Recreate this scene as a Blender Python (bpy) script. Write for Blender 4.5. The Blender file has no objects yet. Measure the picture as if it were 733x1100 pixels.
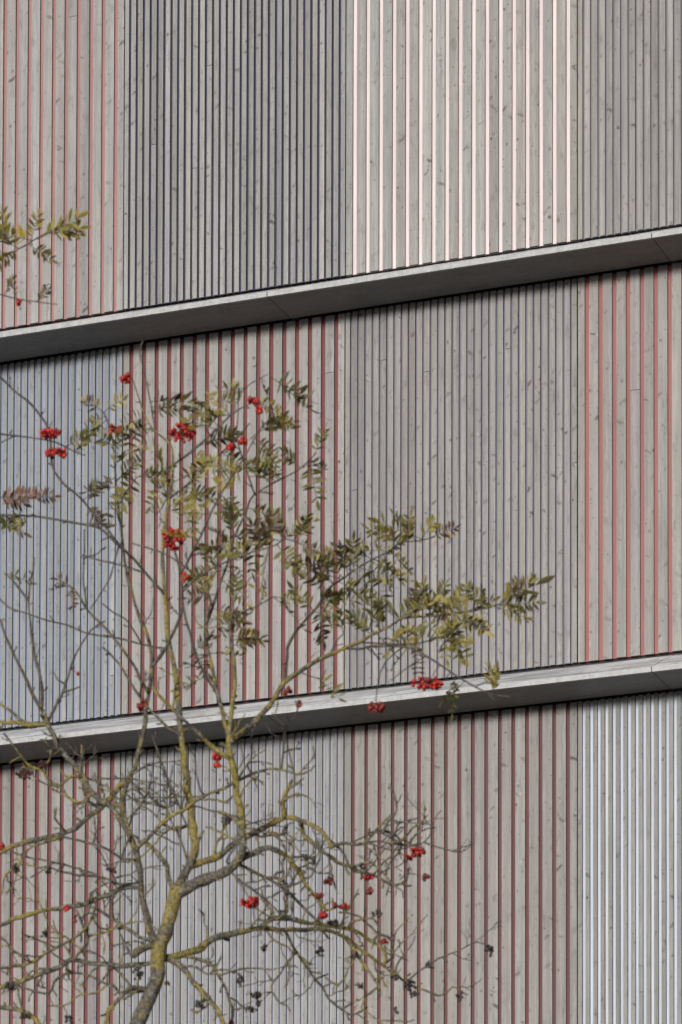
import bpy, math, random
from mathutils import Vector, Matrix, noise

# ------------------------------------------------------------------ camera, light, exposure
SC = bpy.context.scene
COL = SC.collection
YAW, PITCH, ROLL = 0.3779, 0.0480, 0.0026
F, V0, U0 = 4434.56, 1833.35, 366.5          # focal length and principal point of the 733 x 1100 photograph
CAM = Vector((13.6974, -29.6734, 1.6))
_f = Vector((-math.sin(YAW), math.cos(YAW), 0)); _r = Vector((math.cos(YAW), math.sin(YAW), 0)); _u = Vector((0, 0, 1))
FWD = _f*math.cos(PITCH) + _u*math.sin(PITCH)
_u2 = _u*math.cos(PITCH) - _f*math.sin(PITCH)
RIGHT = _r*math.cos(ROLL) + _u2*math.sin(ROLL)
UP = _u2*math.cos(ROLL) - _r*math.sin(ROLL)
cd = bpy.data.cameras.new('camera'); cam = bpy.data.objects.new('camera', cd); COL.objects.link(cam)
m3 = Matrix((RIGHT, UP, -FWD)).transposed()
cam.matrix_world = Matrix.Translation(CAM) @ m3.to_4x4()
cd.sensor_fit = 'AUTO'; cd.sensor_width = 36.0
cd.lens = F/1100*36.0
cd.shift_y = (V0 - 550)/1100.0
cd.shift_x = 0.0
cd.clip_start = 0.1; cd.clip_end = 3000
cd.dof.use_dof = True; cd.dof.focus_distance = 31.5; cd.dof.aperture_fstop = 18
SC.camera = cam

SUN_EL, SUN_LEFT = math.radians(6.5), math.radians(-1.0)
SDIR = Vector((-math.sin(SUN_LEFT)*math.cos(SUN_EL), -math.cos(SUN_LEFT)*math.cos(SUN_EL), math.sin(SUN_EL)))
W = bpy.data.worlds.new('World'); SC.world = W; W.use_nodes = True
wn, wl = W.node_tree.nodes, W.node_tree.links
bg = wn['Background']; bg.inputs['Strength'].default_value = 0.068
sky = wn.new('ShaderNodeTexSky'); sky.sky_type = 'NISHITA'; sky.sun_disc = False
sky.sun_elevation = SUN_EL; sky.sun_rotation = math.atan2(SDIR.x, SDIR.y)
sky.air_density = 1.0; sky.dust_density = 3.0; sky.ozone_density = 1.0
hs = wn.new('ShaderNodeHueSaturation'); hs.inputs['Saturation'].default_value = 0.22
wl.new(sky.outputs[0], hs.inputs['Color']); wl.new(hs.outputs[0], bg.inputs['Color'])
sl = bpy.data.lights.new('sun', 'SUN'); sl.energy = 2.15; sl.angle = math.radians(8); sl.color = (1, 0.975, 0.94)
so = bpy.data.objects.new('sun', sl); COL.objects.link(so)
so.rotation_euler = SDIR.to_track_quat('Z', 'Y').to_euler(); so.location = (0, -20, 40)
SC.view_settings.view_transform = 'Standard'; SC.view_settings.look = 'None'
SC.view_settings.gamma = 1; SC.view_settings.use_curve_mapping = False
SC.view_settings.exposure = 0.93

rnd = random.Random(7)
U = rnd.uniform

# ------------------------------------------------------------------ helpers
class MB:
    """collects faces of ONE mesh, with a uv and a colour per corner"""
    def __init__(s): s.v = []; s.f = []; s.uv = []; s.c = []
    def poly(s, pts, uv=None, col=(1, 1, 1)):
        i = len(s.v); s.v += [tuple(p) for p in pts]; s.f.append(tuple(range(i, i+len(pts))))
        s.uv += uv if uv else [(0, 0)]*len(pts); s.c += [col]*len(pts)
    def faces(s, verts, faces, cols):
        i = len(s.v); s.v += [tuple(p) for p in verts]
        for k, fc in enumerate(faces):
            s.f.append(tuple(i+j for j in fc)); s.uv += [(0, 0)]*len(fc)
            s.c += [cols if isinstance(cols[0], (int, float)) else cols[j] for j in fc] if isinstance(cols, tuple) else [cols[j] for j in fc]
    def box(s, a, b, col=(1, 1, 1), uv=None):
        (x0, y0, z0), (x1, y1, z1) = a, b
        P = [(x0,y0,z0),(x1,y0,z0),(x1,y1,z0),(x0,y1,z0),(x0,y0,z1),(x1,y0,z1),(x1,y1,z1),(x0,y1,z1)]
        ou, ov = uv if uv else (0, 0)
        for q in ((0,1,5,4),(1,2,6,5),(2,3,7,6),(3,0,4,7),(4,5,6,7),(3,2,1,0)):
            pts = [P[k] for k in q]
            s.poly(pts, [(ou + p[0]-x0 + (p[1]-y0), ov + p[2]) for p in pts], col)
    def build(s, name, mat, parent=None, smooth=False, origin=None):
        me = bpy.data.meshes.new(name)
        o0 = Vector(origin) if origin else Vector((0, 0, 0))
        me.from_pydata([tuple(Vector(p)-o0) for p in s.v], [], s.f)
        me.uv_layers.new(name='UVMap')
        me.uv_layers['UVMap'].data.foreach_set('uv', [x for q in s.uv for x in q])
        me.color_attributes.new('Col', 'FLOAT_COLOR', 'CORNER')
        me.color_attributes['Col'].data.foreach_set('color', [x for c in s.c for x in (c[0], c[1], c[2], 1.0)])
        me.polygons.foreach_set('use_smooth', [smooth]*len(me.polygons))
        me.materials.append(mat)
        o = bpy.data.objects.new(name, me); COL.objects.link(o)
        o.location = o0
        if parent: o.parent = parent; o.location = o0 - parent_world(parent)
        return o

def parent_world(p):
    w = Vector(p.location)
    while p.parent: p = p.parent; w += Vector(p.location)
    return w

def empty(name, loc, label, cat, group=None):
    o = bpy.data.objects.new(name, None); COL.objects.link(o); o.location = loc
    o['label'] = label; o['category'] = cat
    if group: o['group'] = group
    return o

def mat(name):
    m = bpy.data.materials.new(name); m.use_nodes = True
    n = m.node_tree.nodes; n.clear()
    out = n.new('ShaderNodeOutputMaterial'); b = n.new('ShaderNodeBsdfPrincipled')
    m.node_tree.links.new(b.outputs[0], out.inputs[0])
    return m, n, m.node_tree.links, b, out

def mth(n, l, op, a, b=None, c=None, clamp=False):
    x = n.new('ShaderNodeMath'); x.operation = op; x.use_clamp = clamp
    for i, val in enumerate((a, b, c)):
        if val is None: continue
        if isinstance(val, (int, float)): x.inputs[i].default_value = val
        else: l.new(val, x.inputs[i])
    return x.outputs[0]

def mixc(n, l, fac, a, b, mode='MIX'):
    x = n.new('ShaderNodeMix'); x.data_type = 'RGBA'; x.blend_type = mode
    for sock, val in ((x.inputs[0], fac), (x.inputs[6], a), (x.inputs[7], b)):
        if isinstance(val, (int, float)): sock.default_value = val
        elif isinstance(val, tuple): sock.default_value = (val[0], val[1], val[2], 1)
        else: l.new(val, sock)
    return x.outputs[2]

def ramp(n, l, fac, lo, hi, a=0.0, b=1.0):
    x = n.new('ShaderNodeMapRange'); x.interpolation_type = 'SMOOTHSTEP'
    l.new(fac, x.inputs[0])
    for i, val in zip((1, 2, 3, 4), (lo, hi, a, b)): x.inputs[i].default_value = val
    return x.outputs[0]

def mapping(n, l, vec, scale, rot=0.0, loc=(0, 0, 0)):
    x = n.new('ShaderNodeMapping'); l.new(vec, x.inputs[0])
    x.inputs['Scale'].default_value = scale; x.inputs['Rotation'].default_value = (0, 0, rot); x.inputs['Location'].default_value = loc
    return x.outputs[0]

def tex_noise(n, l, vec, scale, detail=3, rough=0.55, dim='3D'):
    x = n.new('ShaderNodeTexNoise'); x.noise_dimensions = dim
    l.new(vec, x.inputs['Vector']); x.inputs['Scale'].default_value = scale
    x.inputs['Detail'].default_value = detail; x.inputs['Roughness'].default_value = rough
    return x

# ------------------------------------------------------------------ materials
def make_wood():
    m, n, l, b, out = mat('weathered_spruce')
    uv = n.new('ShaderNodeUVMap'); uv.uv_map = 'UVMap'; uv = uv.outputs[0]
    tint = n.new('ShaderNodeVertexColor'); tint.layer_name = 'Col'
    # coordinates slightly warped so that the grain bends
    wrp = tex_noise(n, l, mapping(n, l, uv, (16, 7, 1)), 1.0, 3, .6, '2D')
    sub = n.new('ShaderNodeVectorMath'); sub.operation = 'SUBTRACT'; l.new(wrp.outputs['Color'], sub.inputs[0]); sub.inputs[1].default_value = (.5, .5, .5)
    sc = n.new('ShaderNodeVectorMath'); sc.operation = 'SCALE'; l.new(sub.outputs[0], sc.inputs[0]); sc.inputs['Scale'].default_value = 0.034
    add = n.new('ShaderNodeVectorMath'); add.operation = 'ADD'; l.new(uv, add.inputs[0]); l.new(sc.outputs[0], add.inputs[1])
    w = add.outputs[0]
    grain = tex_noise(n, l, mapping(n, l, w, (150, 2.2, 1)), 1.0, 4, .6, '2D').outputs['Fac']
    streak = tex_noise(n, l, mapping(n, l, w, (34, .5, 1)), 1.0, 3, .55, '2D').outputs['Fac']
    blotch = tex_noise(n, l, mapping(n, l, w, (7, 2.4, 1)), 1.0, 4, .6, '2D').outputs['Fac']
    def knots(scale, rot, stretch, r0, keep):
        v = n.new('ShaderNodeTexVoronoi'); v.voronoi_dimensions = '2D'; v.feature = 'F1'
        l.new(mapping(n, l, mapping(n, l, w, (1, 1, 1), rot), (scale*stretch[0], scale*stretch[1], 1)), v.inputs['Vector']); v.inputs['Scale'].default_value = 1
        sep = n.new('ShaderNodeSeparateColor'); l.new(v.outputs['Color'], sep.inputs[0])
        on = mth(n, l, 'GREATER_THAN', sep.outputs[0], keep)
        rad = mth(n, l, 'MULTIPLY_ADD', sep.outputs[1], r0, r0*.55)
        q = mth(n, l, 'DIVIDE', v.outputs['Distance'], rad)
        core = mth(n, l, 'MULTIPLY', ramp(n, l, q, .35, 1.0, 1, 0), on)
        halo = mth(n, l, 'MULTIPLY', ramp(n, l, q, .9, 2.6, 1, 0), on)
        return core, halo, mth(n, l, 'MULTIPLY', core, mth(n, l, 'MULTIPLY_ADD', sep.outputs[2], .75, .25))
    k1 = knots(8.5, 0.3, (1.05, .95), .11, .52)
    k2 = knots(5.0, 0.9, (2.2, .8), .15, .76)
    k3 = knots(4.6, -1.1, (2.4, .8), .15, .79)
    k4 = knots(26, 0.2, (1, 1), .12, .84)
    k5 = knots(13, -0.5, (1.2, .9), .085, .60)
    core = mth(n, l, 'MAXIMUM', mth(n, l, 'MAXIMUM', k1[2], k2[2]), mth(n, l, 'MAXIMUM', k3[2], mth(n, l, 'MAXIMUM', k4[2], k5[2])))
    halo = mth(n, l, 'MAXIMUM', k1[1], mth(n, l, 'MAXIMUM', k2[1], k3[1]))
    pres = tex_noise(n, l, mapping(n, l, uv, (.9, .35, 1)), 1.0, 2, .6, '2D').outputs['Fac']
    pres = ramp(n, l, pres, .36, .60, .30, 1.0)
    core = mth(n, l, 'MULTIPLY', core, pres); halo = mth(n, l, 'MULTIPLY', halo, pres)
    c = mixc(n, l, ramp(n, l, streak, .33, .72), (.175, .174, .170), (.236, .234, .228))
    c = mixc(n, l, ramp(n, l, blotch, .38, .75), c, mixc(n, l, .5, c, (.150, .150, .150)))
    c = mixc(n, l, mth(n, l, 'MULTIPLY', ramp(n, l, grain, .35, .75), .30), c, (.12, .115, .108))
    c = mixc(n, l, mth(n, l, 'MULTIPLY', halo, .22), c, (.155, .145, .130))
    c = mixc(n, l, mth(n, l, 'MULTIPLY', core, .92), c, (.045, .041, .038))
    smud = tex_noise(n, l, mapping(n, l, w, (14, 5, 1)), 1.0, 4, .65, '2D').outputs['Fac']
    c = mixc(n, l, mth(n, l, 'MULTIPLY', ramp(n, l, smud, .56, .74), .55), c, (.105, .102, .098))
    fine = tex_noise(n, l, mapping(n, l, w, (260, 1.1, 1)), 1.0, 2, .5, '2D').outputs['Fac']
    c = mixc(n, l, mth(n, l, 'MULTIPLY', ramp(n, l, fine, .5, .7), .28), c, (.29, .285, .275))
    pale = tex_noise(n, l, mapping(n, l, w, (55, 22, 1)), 1.0, 2, .5, '2D').outputs['Fac']
    c = mixc(n, l, mth(n, l, 'MULTIPLY', mth(n, l, 'MULTIPLY', ramp(n, l, pale, .60, .72), halo), .42), c, (.32, .316, .308))  # pale resin specks by the knots, with their highlights painted in
    c = mixc(n, l, 1.0, c, tint.outputs[0], 'MULTIPLY')
    l.new(c, b.inputs['Base Color'])
    b.inputs['Roughness'].default_value = .72; b.inputs['Specular IOR Level'].default_value = .3
    h = mth(n, l, 'ADD', mth(n, l, 'MULTIPLY', grain, .5), mth(n, l, 'MULTIPLY', k1[0], -1.0))
    bp = n.new('ShaderNodeBump'); bp.inputs['Strength'].default_value = .5; bp.inputs['Distance'].default_value = .002
    l.new(h, bp.inputs['Height']); l.new(bp.outputs[0], b.inputs['Normal'])
    return m
WOOD = make_wood()

def make_paint(name, col, var=.10):
    m, n, l, b, out = mat(name)
    tc = n.new('ShaderNodeTexCoord').outputs['Object']
    a = tex_noise(n, l, mapping(n, l, tc, (30, 30, 1.2)), 1.0, 4, .6).outputs['Fac']
    lo = tuple(x*(1-var) for x in col); hi = tuple(min(.9, x*(1+var)) for x in col)
    c = mixc(n, l, ramp(n, l, a, .3, .7), lo, hi)
    g = tex_noise(n, l, mapping(n, l, tc, (90, 90, 5)), 1.0, 3, .6).outputs['Fac']
    grey = sum(col)/3
    c = mixc(n, l, mth(n, l, 'MULTIPLY', ramp(n, l, g, .50, .75), .45), c, tuple(x*.62+grey*.12 for x in col))
    l.new(c, b.inputs['Base Color'])
    b.inputs['Roughness'].default_value = .6; b.inputs['Specular IOR Level'].default_value = .3
    return m

def make_zinc(name, lo, hi, metallic, rough, streak):
    m, n, l, b, out = mat(name)
    tc = n.new('ShaderNodeTexCoord').outputs['Object']
    a = tex_noise(n, l, mapping(n, l, tc, streak), 1.0, 5, .65).outputs['Fac']
    d = tex_noise(n, l, tc, 38, 4, .7).outputs['Fac']
    st = tex_noise(n, l, mapping(n, l, tc, (26, 3, 1.5)), 1.0, 4, .65).outputs['Fac']
    c = mixc(n, l, ramp(n, l, a, .35, .68), lo, hi)
    c = mixc(n, l, mth(n, l, 'MULTIPLY', ramp(n, l, d, .45, .75), .30), c, tuple(x*.62 for x in lo))
    c = mixc(n, l, mth(n, l, 'MULTIPLY', ramp(n, l, st, .52, .70), .45), c, tuple(x*.6 for x in lo))
    l.new(c, b.inputs['Base Color']); b.inputs['Metallic'].default_value = metallic
    l.new(ramp(n, l, a, .3, .7, rough-.08, rough+.12), b.inputs['Roughness'])
    bp = n.new('ShaderNodeBump'); bp.inputs['Strength'].default_value = .35; bp.inputs['Distance'].default_value = .004
    l.new(a, bp.inputs['Height']); l.new(bp.outputs[0], b.inputs['Normal'])
    return m
ZINC_TOP = make_zinc('zinc_flashing', (.22, .228, .245), (.80, .81, .83), .1, .42, (1.6, 22, 22))  # bright streaks are sky reflections painted into the base colour
ZINC_LIP = make_zinc('zinc_fascia', (.225, .228, .228), (.315, .318, .320), 0, .5, (14, 2, 40))

def make_soffit():
    m, n, l, b, out = mat('dark_soffit_sheet')
    tc = n.new('ShaderNodeTexCoord').outputs['Object']
    v = n.new('ShaderNodeTexVoronoi'); v.voronoi_dimensions = '2D'; v.inputs['Randomness'].default_value = 0
    l.new(mapping(n, l, tc, (48, 48, 1), .785), v.inputs['Vector']); v.inputs['Scale'].default_value = 1
    hole = ramp(n, l, v.outputs['Distance'], .20, .30, 1, 0)
    a = tex_noise(n, l, mapping(n, l, tc, (3.5, 9, 1)), 1.0, 6, .7).outputs['Fac']
    g = tex_noise(n, l, tc, 90, 2, .6).outputs['Fac']
    c = mixc(n, l, ramp(n, l, a, .35, .72), (.092, .088, .081), (.047, .046, .0445))
    c = mixc(n, l, mth(n, l, 'MULTIPLY', ramp(n, l, g, .42, .68), .38), c, (.23, .22, .205))
    c = mixc(n, l, mth(n, l, 'MULTIPLY', hole, .55), c, (.03, .03, .03))
    l.new(c, b.inputs['Base Color']); b.inputs['Roughness'].default_value = .5
    return m
SOFFIT = make_soffit()
BLACK = make_paint('black_gap_shade', (.008, .008, .009))  # near-black, shade of the open gaps at the ledges put into the colour
CONCRETE = make_paint('pale_render', (.30, .29, .27))

def make_bark():
    m, n, l, b, out = mat('lichened_bark')
    tc = n.new('ShaderNodeTexCoord').outputs['Object']
    lich = n.new('ShaderNodeVertexColor'); lich.layer_name = 'Col'
    sep = n.new('ShaderNodeSeparateColor'); l.new(lich.outputs[0], sep.inputs[0])
    a = tex_noise(n, l, tc, 42, 6, .72).outputs['Fac']
    f = tex_noise(n, l, tc, 170, 3, .6).outputs['Fac']
    g = tex_noise(n, l, tc, 70, 4, .7).outputs['Fac']
    grey = mixc(n, l, ramp(n, l, f, .35, .7), (.030, .026, .022), (.120, .110, .093))
    dark = mixc(n, l, ramp(n, l, f, .35, .7), (.034, .026, .023), (.066, .052, .046))
    c = mixc(n, l, sep.outputs[1], dark, grey)
    c = mixc(n, l, mth(n, l, 'MULTIPLY', mth(n, l, 'MULTIPLY', ramp(n, l, g, .52, .66), sep.outputs[1]), .65), c, (.20, .20, .165))
    thr = mth(n, l, 'ADD', a, mth(n, l, 'MULTIPLY', sep.outputs[0], .40))
    yel = mixc(n, l, ramp(n, l, f, .3, .7), (.095, .078, .024), (.25, .195, .045))
    c = mixc(n, l, mth(n, l, 'MULTIPLY', ramp(n, l, thr, .58, .80), .92), c, yel)
    l.new(c, b.inputs['Base Color']); b.inputs['Roughness'].default_value = .85; b.inputs['Specular IOR Level'].default_value = .2
    bp = n.new('ShaderNodeBump'); bp.inputs['Strength'].default_value = .7; bp.inputs['Distance'].default_value = .004
    l.new(mth(n, l, 'ADD', f, g), bp.inputs['Height']); l.new(bp.outputs[0], b.inputs['Normal'])
    return m
BARK = make_bark()

def make_leaf():
    m, n, l, b, out = mat('rowan_leaf')
    tc = n.new('ShaderNodeTexCoord').outputs['Object']
    col = n.new('ShaderNodeVertexColor'); col.layer_name = 'Col'
    a = tex_noise(n, l, tc, 60, 3, .6).outputs['Fac']
    c = mixc(n, l, 1.0, col.outputs[0], mixc(n, l, ramp(n, l, a, .3, .7), (.72, .70, .66), (1.25, 1.2, 1.1)), 'MULTIPLY')
    l.new(c, b.inputs['Base Color']); b.inputs['Roughness'].default_value = .5; b.inputs['Specular IOR Level'].default_value = .35
    t = n.new('ShaderNodeBsdfTranslucent'); l.new(c, t.inputs[0])
    mx = n.new('ShaderNodeMixShader'); mx.inputs[0].default_value = .3
    l.new(b.outputs[0], mx.inputs[1]); l.new(t.outputs[0], mx.inputs[2]); l.new(mx.outputs[0], out.inputs[0])
    return m
LEAF = make_leaf()

def make_berry():
    m, n, l, b, out = mat('rowan_berry')
    col = n.new('ShaderNodeVertexColor'); col.layer_name = 'Col'
    l.new(col.outputs[0], b.inputs['Base Color']); b.inputs['Roughness'].default_value = .33; b.inputs['Specular IOR Level'].default_value = .35
    return m
BERRY = make_berry()

def make_ground():
    m, n, l, b, out = mat('paved_ground')
    tc = n.new('ShaderNodeTexCoord').outputs['Object']
    br = n.new('ShaderNodeTexBrick'); l.new(tc, br.inputs['Vector']); br.inputs['Scale'].default_value = 2.0
    br.inputs['Color1'].default_value = (.33, .315, .29, 1); br.inputs['Color2'].default_value = (.39, .375, .35, 1); br.inputs['Mortar'].default_value = (.12, .115, .105, 1)
    br.inputs['Mortar Size'].default_value = .012
    a = tex_noise(n, l, tc, .8, 5, .6).outputs['Fac']
    l.new(mixc(n, l, ramp(n, l, a, .3, .7, 0, .35), br.outputs['Color'], (.16, .155, .145)), b.inputs['Base Color'])
    b.inputs['Roughness'].default_value = .85
    return m

# ------------------------------------------------------------------ ground
g = MB()
N = 24
ext = [-900, -300, -120, -60, -40, -30, -20, -10, 0, 10, 20, 30, 40, 60, 120, 300, 900]
for i in range(len(ext)-1):
    for j in range(len(ext)-1):
        x0, x1, y0, y1 = ext[i], ext[i+1], ext[j], ext[j+1]
        g.poly([(x0, y0, 0), (x1, y0, 0), (x1, y1, 0), (x0, y1, 0)])
go = g.build('ground', make_ground()); go['kind'] = 'structure'

# ------------------------------------------------------------------ building
PW = 1.9221
ZT = (14.4157, 11.1157)                    # underside of the boards above each ledge
D = 0.55
ROWS = ((14.4157, 17.41, 0), (11.1157, 14.116, 1), (7.8157, 10.812, 2))
X0, X1 = -2*PW, 4*PW
bld = empty('timber_clad_building', ((X0+X1)/2, 4.0, 0), 'multi-storey building clad in grey weathered boards with painted grooves and dark ledges at each floor', 'building')

c = MB()
c.box((X0, .045, 0.3), (X1, 9.0, 18.6)); c.build('wall_core', BLACK, bld)
c = MB(); c.box((X0-.02, .0, 0), (X1+.02, 9.02, .45)); c.build('plinth', CONCRETE, bld)
c = MB(); c.box((X0+.004, .006, .452), (X1-.004, .043, 7.45), (.95, .95, .95)); c.build('lower_wall', CONCRETE, bld)
c = MB(); c.box((X0-.05, -.08, 18.602), (X1+.05, 9.05, 18.70)); c.box((X0, .002, 17.72), (X1, .043, 18.60)); c.build('parapet', ZINC_LIP, bld)

paints = {
 'salmon': (.245, .118, .109), 'navy': (.018, .017, .044), 'white': (.50, .425, .425), 'taupe': (.125, .112, .140),
 'sky': (.158, .190, .258), 'crimson': (.115, .025, .025), 'mauve': (.112, .102, .150), 'coral': (.218, .074, .066),
 'carmine': (.118, .024, .028), 'lavender': (.222, .232, .290), 'maroon': (.080, .022, .023), 'ice': (.335, .375, .435)}
PM = {k: make_paint('groove_paint_'+k, v) for k, v in paints.items()}
# (kind of board, groove colour, groove width, board tint, label)
spec = {
 (0,-1): ('wide', 'salmon', .034, (1.05, 1.05, 1.06), 'wide grey boards with salmon red grooves, beside the navy grooved panel'),
 (0, 0): ('fine', 'navy', .0205, (.99, .98, .97), 'narrow grey boards with navy grooves'),
 (0, 1): ('wide', 'white', .035, (1.05, 1.05, 1.03), 'wide grey boards with pinkish white grooves'),
 (0, 2): ('fine', 'taupe', .018, (.99, .97, .93), 'narrow brownish boards with taupe grooves, above the upper ledge'),
 (1,-1): ('fine', 'sky', .027, (.94, .955, .985), 'narrow grey boards with pale blue grooves, behind the upper left of the tree'),
 (1, 0): ('wide', 'crimson', .036, (1.06, 1.06, 1.055), 'wide pale boards with crimson grooves'),
 (1, 1): ('fine', 'mauve', .018, (.97, .945, .915), 'narrow brownish boards with mauve grooves, between the two ledges'),
 (1, 2): ('wide', 'coral', .035, (1.0, .99, .97), 'wide grey boards with coral red grooves'),
 (2,-1): ('wide', 'carmine', .036, (.99, .99, .98), 'wide grey boards with carmine grooves, behind the lower left branches'),
 (2, 0): ('fine', 'lavender', .022, (.96, .955, .95), 'narrow grey boards with lavender blue grooves, behind the trunk'),
 (2, 1): ('wide', 'maroon', .031, (.97, .945, .92), 'wide grey boards with maroon grooves'),
 (2, 2): ('fine', 'ice', .0275, (.90, .885, .855), 'narrow grey boards with icy white blue grooves'),
 (0,-2): ('fine', 'lavender', .022, (1, 1, 1), None), (0, 3): ('wide', 'carmine', .032, (1, .99, .97), None),
 (1,-2): ('wide', 'maroon', .029, (1, 1, 1), None), (1, 3): ('fine', 'navy', .0205, (1, .99, .97), None),
 (2,-2): ('fine', 'taupe', .0195, (1, 1, 1), None), (2, 3): ('wide', 'salmon', .031, (1, .99, .97), None)}
DEP = .021
for (row, colm), (kind, paint, gw, tint, lab) in spec.items():
    z0, z1, _ = ROWS[row]
    xa, xb = colm*PW, (colm+1)*PW
    ng, e = (17, .69) if kind == 'wide' else (31, .83)
    p = PW/(ng-1+2*e)
    cen = [xa + e*p + k*p for k in range(ng)]
    edges = [xa+.005] + [q for cx in cen for q in (cx-gw/2, cx+gw/2)] + [xb-.005]
    b = MB()
    sd = .06 if kind == 'wide' else .085
    for k in range(0, len(edges), 2):
        t = max(.78, min(1.2, 1+rnd.gauss(0, sd))); w_ = rnd.gauss(0, .012)
        col = (tint[0]*t*(1+w_), tint[1]*t, tint[2]*t*(1-w_))
        x0, x1 = edges[k]+U(-.0007, .0007), edges[k+1]+U(-.0007, .0007)
        yo = U(-.0012, .0012)
        uo, vo = U(0, 400), U(0, 400)
        cut = z0 + U(.3, 2.6) if rnd.random() < .09 else None
        segs = [(z0+U(0, .004), z1-U(0, .004))] if cut is None else [(z0+U(0, .004), cut-.002), (cut+.002, z1-U(0, .004))]
        for (a_, b_) in segs:
            b.box((x0, yo, a_), (x1, DEP-.002, b_), col, (uo, vo))
            uo += 7.7
            t2 = 1+rnd.gauss(0, .03); col = tuple(q*t2 for q in col)
    pan = b.build('cladding_panel', WOOD, bld, origin=(xa, 0, z0))
    if lab: pan['label'] = lab
    s = MB(); s.box((xa+.006, DEP, z0+.004), (xb-.006, .042, z1-.004))
    s.build('groove_lining', PM[paint], pan, origin=(xa, 0, z0))

def ledge(zt, joints, lab):
    zl, zb = zt-.270, zt-.310              # top and bottom of the fascia lip
    cuts = [X0-.05] + joints + [X1+.05]
    root = MB()
    root.box((X0-.03, -D+.03, zb+.016), (X1+.03, -.14, zb+.05))        # frame inside the ledge
    ro = root.build('ledge', BLACK, bld, origin=(X0, 0, zt)); ro['label'] = lab
    G = .003
    for a_, b_ in zip(cuts[:-1], cuts[1:]):
        a, bb = a_+G, b_-G
        # sloping flashing, folded sheet 4 mm thick
        s = MB()
        prof = [(.012, zt-.024), (-D*.5, zt-.024-(.246*.5)+.003), (-D+.007, zl-.002), (-D+.007, zl-.010), (-D*.5, zt-.034-(.246*.5)), (.012, zt-.034)]
        n_ = max(2, int((bb-a)/.25))
        dz = [[U(-.003, .003) for _ in prof] for _ in range(n_+1)]
        for i in range(n_):
            xa, xb = a+(bb-a)*i/n_, a+(bb-a)*(i+1)/n_
            for q in range(len(prof)):
                r_ = (q+1) % len(prof)
                def pt(x, k, ii): return (x, prof[k][0], prof[k][1] + (dz[ii][1] if k in (1, 4) else 0))
                s.poly([pt(xa, q, i), pt(xa, r_, i), pt(xb, r_, i+1), pt(xb, q, i+1)])
        for x in (a, bb):
            s.poly([(x, y, z) for y, z in (prof if x == bb else prof[::-1])])
        s.build('flashing', ZINC_TOP, ro, origin=(a, 0, zt))
        s = MB(); s.box((a, -D, zb), (bb, -D+.006, zl)); s.box((a, -D+.006, zb), (bb, -D+.022, zb+.003))
        s.build('fascia', ZINC_LIP, ro, origin=(a, 0, zt))
        s = MB(); s.box((a, -D+.0225, zb+.004), (bb, -.062, zb+.012))
        s.build('soffit_sheet', SOFFIT, ro, origin=(a, 0, zt))

def hit(u, v, y):
    d = FWD*F + RIGHT*(u-U0) + UP*(V0-v); t = (y-CAM.y)/d.y
    return CAM + d*t
ja, jb, jc = hit(287, 317, -D).x, hit(700, 251.5, -D).x, hit(700, 714, -D).x
step = jb-ja
ledge(ZT[0], [ja-step, ja, jb, jb+step*.9], 'upper dark ledge with pale metal lip')
ledge(ZT[1], [jc-2*step, jc-step, jc, jc+step*.8], 'lower dark ledge with streaked metal top, crossed by the tree')
ledge(ZT[1]-3.3, [X0+2.5, X0+6], 'lowest ledge')
ledge(ZT[0]+3.3, [X0+2.5, X0+6], 'topmost ledge')

# ------------------------------------------------------------------ rowan tree
DEPTH = 10.0
def P(u, v, dep): return CAM + (FWD + RIGHT*((u-U0)/F) + UP*((V0-v)/F))*dep

foot = P(120, 1250, DEPTH); foot = Vector((foot.x-.05, foot.y, 0))
tree = empty('rowan_tree', foot, 'autumn rowan with lichened limbs and red berry clusters in front of the facade', 'tree')

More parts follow.
